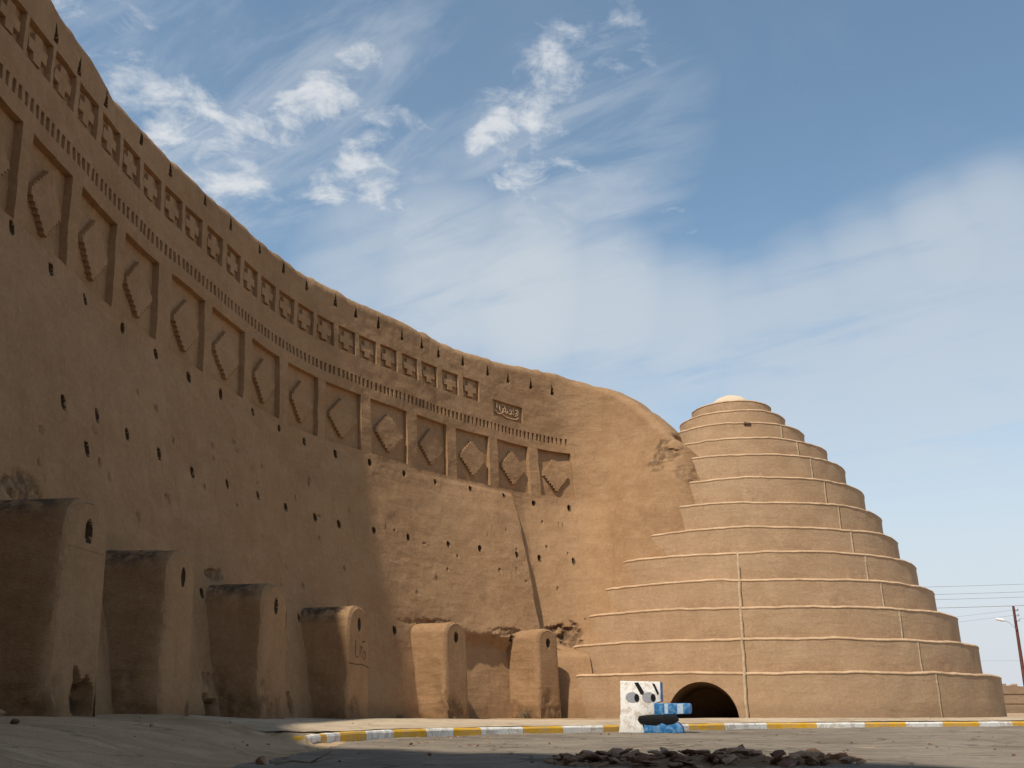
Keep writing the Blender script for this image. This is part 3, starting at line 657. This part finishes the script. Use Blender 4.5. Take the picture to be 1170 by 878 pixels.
while placed < 260 and tries < 9000:
    tries += 1
    x, y = random.uniform(.0, 3.1), random.uniform(7.6, 9.15); h = mound(x, y)
    if h < .01 and random.random() > .03: continue
    sz_ = random.choice((.014, .018, .02, .025, .03, .035, .04, .05, .06, .08, .11, .13))*random.uniform(.8, 1.2); sz_ = min(sz_, .06+h)
    o = bpy.data.objects.new('rubble_chunk', protos[placed % 8]); COL.objects.link(o); o.scale = (sz_*1.15, sz_, sz_)
    o.location = (x, y, -.115+h*.82+sz_*.12); o.rotation_euler = (random.gauss(0, .22), random.gauss(0, .22), random.uniform(0, 6.3))
    tag(o, 'dark broken chunk of mud brick in the low rubble heap in the foreground', 'rubble', 'chunks of the foreground rubble heap'); placed += 1
def gz(x, y):
    z, _, _ = ground_z(np.array([[x]], float), np.array([[y]], float)); return float(z[0, 0])
def stone(x, y, r, label, seed, mat, z=None):
    me = chunk_mesh(r, .65, seed); me.materials.append(mat); o = bpy.data.objects.new('stone', me); COL.objects.link(o)
    o.location = (x, y, (gz(x, y) if z is None else z)+r*.35); o.rotation_euler = (0, 0, seed*1.3); tag(o, label, 'stone')
stone(-1.88, 8.05, .085, 'dark lump of stone beside a twig in the shaded foreground', 301, ROCKS[1])
stone(-4.15, 8.8, .05, 'small dark stone on the shaded ground at the far left', 302, ROCKS[2])
stone(-3.75, 15.9, .045, 'small pale stone at the foot of the third buttress in the shade', 303, STONE)
stone(-3.55, 10.4, .035, 'small reddish stone on the shaded ground left of the kerb corner', 304, ROCKS[3])
stone(-4.9, 10.0, .09, 'flat dark slab lying at the foot of the nearest buttress', 305, ROCKS[1])
stone(.45, 12.8, .022, 'tiny dark pebble on the sunlit road left of the barrier', 306, ROCKS[2], -.105)
stone(-1.2, 12.6, .035, 'dark flat pebble on the sunlit road near the kerb corner', 307, ROCKS[0], -.105)
stone(4.6, 11.5, .025, 'tiny grey pebble on the open road at the right', 308, ROCKS[2], -.105)
stone(-.45, 19.2, .03, 'small stone on the pavement below the fifth buttress', 309, STONE)
for k in range(270):
    x, y = random.uniform(-4.5, 8), random.uniform(8, 20); r = random.choice((.008, .012, .016, .022, .03))
    if k % 2: x, y = np.interp(random.uniform(44, 50), KS, KC[:, 0]), 0; y = np.interp(random.uniform(44, 50), KS, KC[:, 1])-random.uniform(.2, 1.2); x += random.uniform(-.1, 1.6)
    _, ins, w_ = ground_z(np.array([[x]], float), np.array([[y]], float))
    if w_[0, 0] < .3: continue
    z = (gz(x, y) if (x < -2 or ins[0, 0]) else -.106)+(.02 if ins[0, 0] else .004)
    me = protos[k % 8]; o = bpy.data.objects.new('pebble', me); COL.objects.link(o); o.scale = (r, r, r*1.6); o.location = (x, y, z); o.rotation_euler = (0, 0, k)
    tag(o, 'tiny loose pebble scattered on the dusty ground', 'pebble', 'loose pebbles scattered over road and pavement')
bm = bmesh.new(); tube(bm, [(-1.78, 8.0, -.095), (-1.66, 8.06, -.075), (-1.52, 8.05, -.088), (-1.38, 8.2, -.06)], [.008, .009, .007, .004], 6); tube(bm, [(-1.52, 8.05, -.085), (-1.42, 8.0, -.04), (-1.36, 8.02, .0)], [.007, .005, .003], 6)
tag(link('twig', from_bm('twig', bm, 60), TWIG), 'dry forked twig on the shaded ground next to a dark stone', 'twig')
# dry weeds at the wall foot
def weed(x, y, n, h, label):
    bm = bmesh.new(); z = gz(x, y)
    for _ in range(n):
        a = random.uniform(0, 6.28); l = h*random.uniform(.5, 1.); p = Vector((x+random.gauss(0, .06), y+random.gauss(0, .05), z-.01)); q = p+Vector((math.cos(a)*l*.6, math.sin(a)*l*.6, l)); s = Vector((-math.sin(a), math.cos(a), 0))*.006
        bm.faces.new([bm.verts.new(v) for v in (p-s, p+s, (p+q)/2+s*.8+Vector((0, 0, l*.12)), q, (p+q)/2-s*.8+Vector((0, 0, l*.12)))])
    tag(link('dry_weed', from_bm('dry_weed', bm), TWIG), label, 'weed')
weed(.35, 26.4, 60, .22, 'tuft of dry weeds at the left foot of the sixth buttress'); weed(1.45, 27.3, 40, .14, 'low dry weeds where the wall meets the dome foot'); weed(-2.55, 23.7, 30, .14, 'dry weeds in the corner left of the fifth buttress')

# ------------------------------------------------------------------ far right: mud wall, lamp pole, power lines
fw = empty('boundary_wall', (40, 70, 0)); tag(fw, 'low far boundary wall of mud brick courses with a broken red top at the right edge', 'wall')
V = []; nx = 160; zz = [-.3, .55, .56, .62, .63, 1.15, 1.16, 1.24, 1.25, 1.75]
for i in range(nx):
    x = -22+70*i/(nx-1); t = 1.75+.22*fbm(np.array([x*.9]), np.array([.3]), 81, 4)[0]
    for k, z in enumerate(zz):
        y = -.02*x+(.06 if k in (2, 3, 6, 7) else 0)+.02*fbm(np.array([x*2.]), np.array([z*3.]), 82, 2)[0]; V.append((x, y, t if k == 9 else z))
    V.append((x, -.02*x+.5, t-.03)); V.append((x, -.02*x+.55, -.3))
link('wall_body', mesh('wall_body', V, grid_faces(nx, 12), 30), FAR, fw)
V = []; F = []; bm = bmesh.new()
for i in range(150):
    x = random.uniform(-20, 40); s = random.uniform(.1, .28); m_ = bmesh.ops.create_cube(bm, size=1)
    for v in m_['verts']: v.co = Vector((x+v.co.x*s*1.5, -.02*x+.25+v.co.y*s, 1.74+random.uniform(0, .12)+v.co.z*s+.0*v.co.x))
link('broken_brick_top', from_bm('broken_brick_top', bm), ROCKS[3], fw)
PX_, PY_ = 39.9, 81.
pole = empty('lamp_pole', (PX_, PY_, 0)); tag(pole, 'thin dark red lamp pole with a small white lamp at the right edge', 'lamp pole')
bm = bmesh.new(); tube(bm, [(0, 0, -.2), (0, 0, 4), (0, 0, 8.1)], [.16, .13, .095], 12); link('post', from_bm('post', bm, 50), RUST, pole)
for z in (7.7, 7.3, 6.9): 
    bm = bmesh.new(); tube(bm, [(.05, -.02, z), (.3, -.04, z+.02)], .035, 8); tube(bm, [(.3, -.04, z), (.3, -.04, z+.16)], [.06, .04], 8); link('insulator', from_bm('insulator', bm, 40), WIRE, pole)
bm = bmesh.new(); tube(bm, [(-.05, 0, 6.3), (-.5, -.05, 6.75), (-.95, -.1, 6.95)], .018, 8); arm = link('arm', from_bm('arm', bm, 50), WIRE, pole)
bm = bmesh.new(); bmesh.ops.create_uvsphere(bm, u_segments=20, v_segments=12, radius=1.)
for v in bm.verts: v.co = Vector((v.co.x*.42-1.25, v.co.y*.16-.12, v.co.z*.13+7.0+.08*v.co.x*-1))
link('lamp_head', from_bm('lamp_head', bm, 60), LAMP, arm)
def line(p, q, sag, r, label):
    bm = bmesh.new(); p, q = Vector(p), Vector(q)
    tube(bm, [p.lerp(q, t)-Vector((0, 0, sag*4*t*(1-t))) for t in np.linspace(0, 1, 40)], r, 6)
    tag(link('power_line', from_bm('power_line', bm, 60), WIRE), label, 'power line', 'power lines crossing behind the dome')
for z, r, lb_ in ((9.95, .018, 'topmost power line crossing the sky right of the dome'), (9.35, .018, 'second power line from the top right of the dome'), (8.95, .018, 'third power line from the top right of the dome'), (8.3, .024, 'thick power line touching the top of the lamp pole')):
    line((14, 82, z-.55), (62, 78, z+.55), .35, r, lb_)
for z0, z1, lb_ in ((6.6, 7.7, 'faint upper wire running left from the lamp pole'), (6.0, 7.3, 'faint middle wire running left from the lamp pole'), (4.7, 4.6, 'faint lowest wire behind the lamp pole near the dome')):
    line((18, 95, z0), (PX_+.3, PY_-.04, z1+.1) if z1 > 5 else (60, 92, z1), .25, .012, lb_)
line((PX_+.3, PY_-.04, 7.1), (62, 76, 6.2), .2, .012, 'faint wire running right from the lamp pole')

# ------------------------------------------------------------------ light, sky, camera
L = bpy.data.lights.new('sun', 'SUN'); L.energy = SUN_E; L.angle = R(1.5); L.color = (1., .93, .82)
so = bpy.data.objects.new('sun', L); COL.objects.link(so); so.rotation_euler = SUN_DIR.to_track_quat('Z', 'Y').to_euler(); so.location = (-20, -30, 40)
W = bpy.data.worlds.new('World'); scene.world = W; W.use_nodes = True; t = NT(W.node_tree); bg = W.node_tree.nodes['Background']
sky = t.new('ShaderNodeTexSky', sky_type='NISHITA'); sky.sun_disc = False; sky.sun_elevation = R(SUN_EL); sky.sun_rotation = math.atan2(SUN_DIR.x, SUN_DIR.y)
sky.air_density = 1.; sky.dust_density = 1.2; sky.ozone_density = 1.6; sky.altitude = 1700
d = t.new('ShaderNodeTexCoord').outputs['Generated']; d = t.vmath('NORMALIZE', d)
sp = t.new('ShaderNodeSeparateXYZ'); t.l.new(d, sp.inputs[0])
den = t.math('ADD', t.math('MAXIMUM', sp.outputs[2], 0.), .16); pl = t.new('ShaderNodeCombineXYZ'); t.put(pl.inputs[0], t.math('DIVIDE', sp.outputs[0], den)); t.put(pl.inputs[1], t.math('DIVIDE', sp.outputs[1], den))
n_big = t.noise(pl.outputs[0], 1.6, 6, .6, .5); n_puff = t.noise(pl.outputs[0], 13., 10, .64, .35); vr = t.new('ShaderNodeVectorRotate', rotation_type='Z_AXIS'); t.l.new(pl.outputs[0], vr.inputs['Vector']); vr.inputs['Angle'].default_value = .6; streak = t.noise(stretch(t, vr.outputs[0], 2.2, 8., 1.), 1., 8, .62, .6); n_fine = t.noise(stretch(t, pl.outputs[0], 1.0, .6, 1.), 9., 5, .6, .4)
warp = t.new('ShaderNodeTexNoise'); warp.inputs['Scale'].default_value = 2.2; warp.inputs['Detail'].default_value = 5; t.l.new(d, warp.inputs['Vector'])
dw_ = t.vmath('ADD', d, t.vmath('MULTIPLY', t.vmath('SUBTRACT', warp.outputs['Color'], (.5, .5, .5)), (.15, .15, .15))); dw_ = t.vmath('NORMALIZE', dw_); db_ = t.vmath('NORMALIZE', t.vmath('ADD', d, t.vmath('MULTIPLY', t.vmath('SUBTRACT', warp.outputs['Color'], (.5, .5, .5)), (.10, .10, .10))))
FPX, TH = 1140., math.atan2(371., 1140.)
def dirpx(u, v):
    x, y = (u-585)/FPX, (439-v)/FPX; return tuple(Vector((x, math.cos(TH)-math.sin(TH)*y, math.sin(TH)+math.cos(TH)*y)).normalized())
def blobs(lst, vec):
    acc = None
    for u, v, r, a in lst:
        k = t.remap(t.vmath('DOT_PRODUCT', vec, dirpx(u, v)), math.cos(R(r*1.25)), 1., 0., a)
        acc = k if acc is None else t.math('MAXIMUM', acc, k)
    return acc
puffs = blobs([(120, 45, 4., .70), (180, 80, 3.2, .6), (235, 125, 3.6, .95), (215, 165, 2.5, .8), (275, 165, 3.2, 1.), (305, 195, 3.0, 1.05), (330, 130, 2.2, .9), (440, 55, 2.0, 1.), (405, 95, 2.6, 1.1), (375, 115, 2.4, .95), (375, 170, 3., .7), (430, 170, 3, .7), (470, 190, 3, .6), (430, 240, 2.8, .95), (455, 265, 2.5, .75), (670, 60, 3.2, .7), (635, 100, 3.2, .8), (600, 150, 2.8, .85), (575, 190, 2.4, 1.), (600, 235, 3., .75), (650, 240, 3., .75), (700, 250, 3, .6), (700, 25, 3.5, .55), (300, 260, 3, .6), (505, 200, 3, .45), (760, 270, 3, .4)], dw_)
band = blobs([(440, 330, 4.5, .6), (520, 340, 5.5, .85), (600, 350, 5.5, .95), (690, 360, 5, .85), (780, 385, 5, .75), (860, 390, 5, .7), (930, 370, 5, .7), (1010, 330, 4.5, .7), (1090, 285, 4, .75), (1150, 250, 3.5, .7), (1170, 330, 7, .72), (1060, 400, 8, .75), (1170, 450, 10, .75), (950, 480, 9, .72), (1120, 570, 12, .75), (1000, 640, 12, .6), (700, 450, 6, .6)], db_)
edge = t.math('ADD', t.math('MULTIPLY', t.math('SUBTRACT', n_puff, .5), 2.3), t.math('SUBTRACT', t.math('MULTIPLY', puffs, .86), .58))
c1 = t.remap(edge, -.30, .62); c1 = t.math('MULTIPLY', c1, t.remap(n_fine, .25, .6, .75, 1.))
c2 = t.math('MULTIPLY', band, t.remap(t.math('ADD', t.math('MULTIPLY', n_big, .6), t.math('MULTIPLY', streak, .6)), .30, .64, .22, 1.))
c3 = t.math('MULTIPLY', blobs([(150, 80, 7, .6), (270, 130, 8, .8), (420, 120, 8, .75), (420, 230, 6, .7), (640, 130, 8, .75), (640, 240, 7, .8), (330, 250, 5, .6)], db_), t.remap(streak, .40, .68, .12, .85))
veil = t.math('ADD', t.math('MULTIPLY', t.remap(n_big, .42, .7), .10), .03)
cl = t.math('MAXIMUM', t.math('MULTIPLY', c1, .86), t.math('MULTIPLY', c2, .95)); cl = t.math('MAXIMUM', cl, t.math('MULTIPLY', c3, .75)); cl = t.math('MAXIMUM', cl, veil)
hz_ = t.math('MULTIPLY', t.remap(sp.outputs[2], .0, .50, 1., 0.), 1.); cl = t.math('MAXIMUM', cl, hz_)
K = 1./SKY_S
skyc = t.mix(1., sky.outputs[0], SKY_TINT, 'MULTIPLY')
whit = t.mix(c1, (.60*K, .655*K, .71*K), (.80*K, .81*K, .82*K)); whit = t.mix(hz_, whit, (.66*K, .70*K, .745*K))
t.l.new(t.mix(cl, skyc, whit), bg.inputs['Color']); bg.inputs['Strength'].default_value = SKY_S
cam = bpy.data.cameras.new('camera'); co = bpy.data.objects.new('camera', cam); COL.objects.link(co); scene.camera = co
cam.sensor_width = 36; cam.lens = 36*FPX/1170; cam.clip_end = 12000; cam.clip_start = .05
co.location = (0, 0, EYE); co.rotation_euler = (math.pi/2+TH, 0, 0)
scene.view_settings.view_transform = 'Standard'; scene.view_settings.look = 'None'; scene.view_settings.exposure = 0; scene.view_settings.gamma = 1
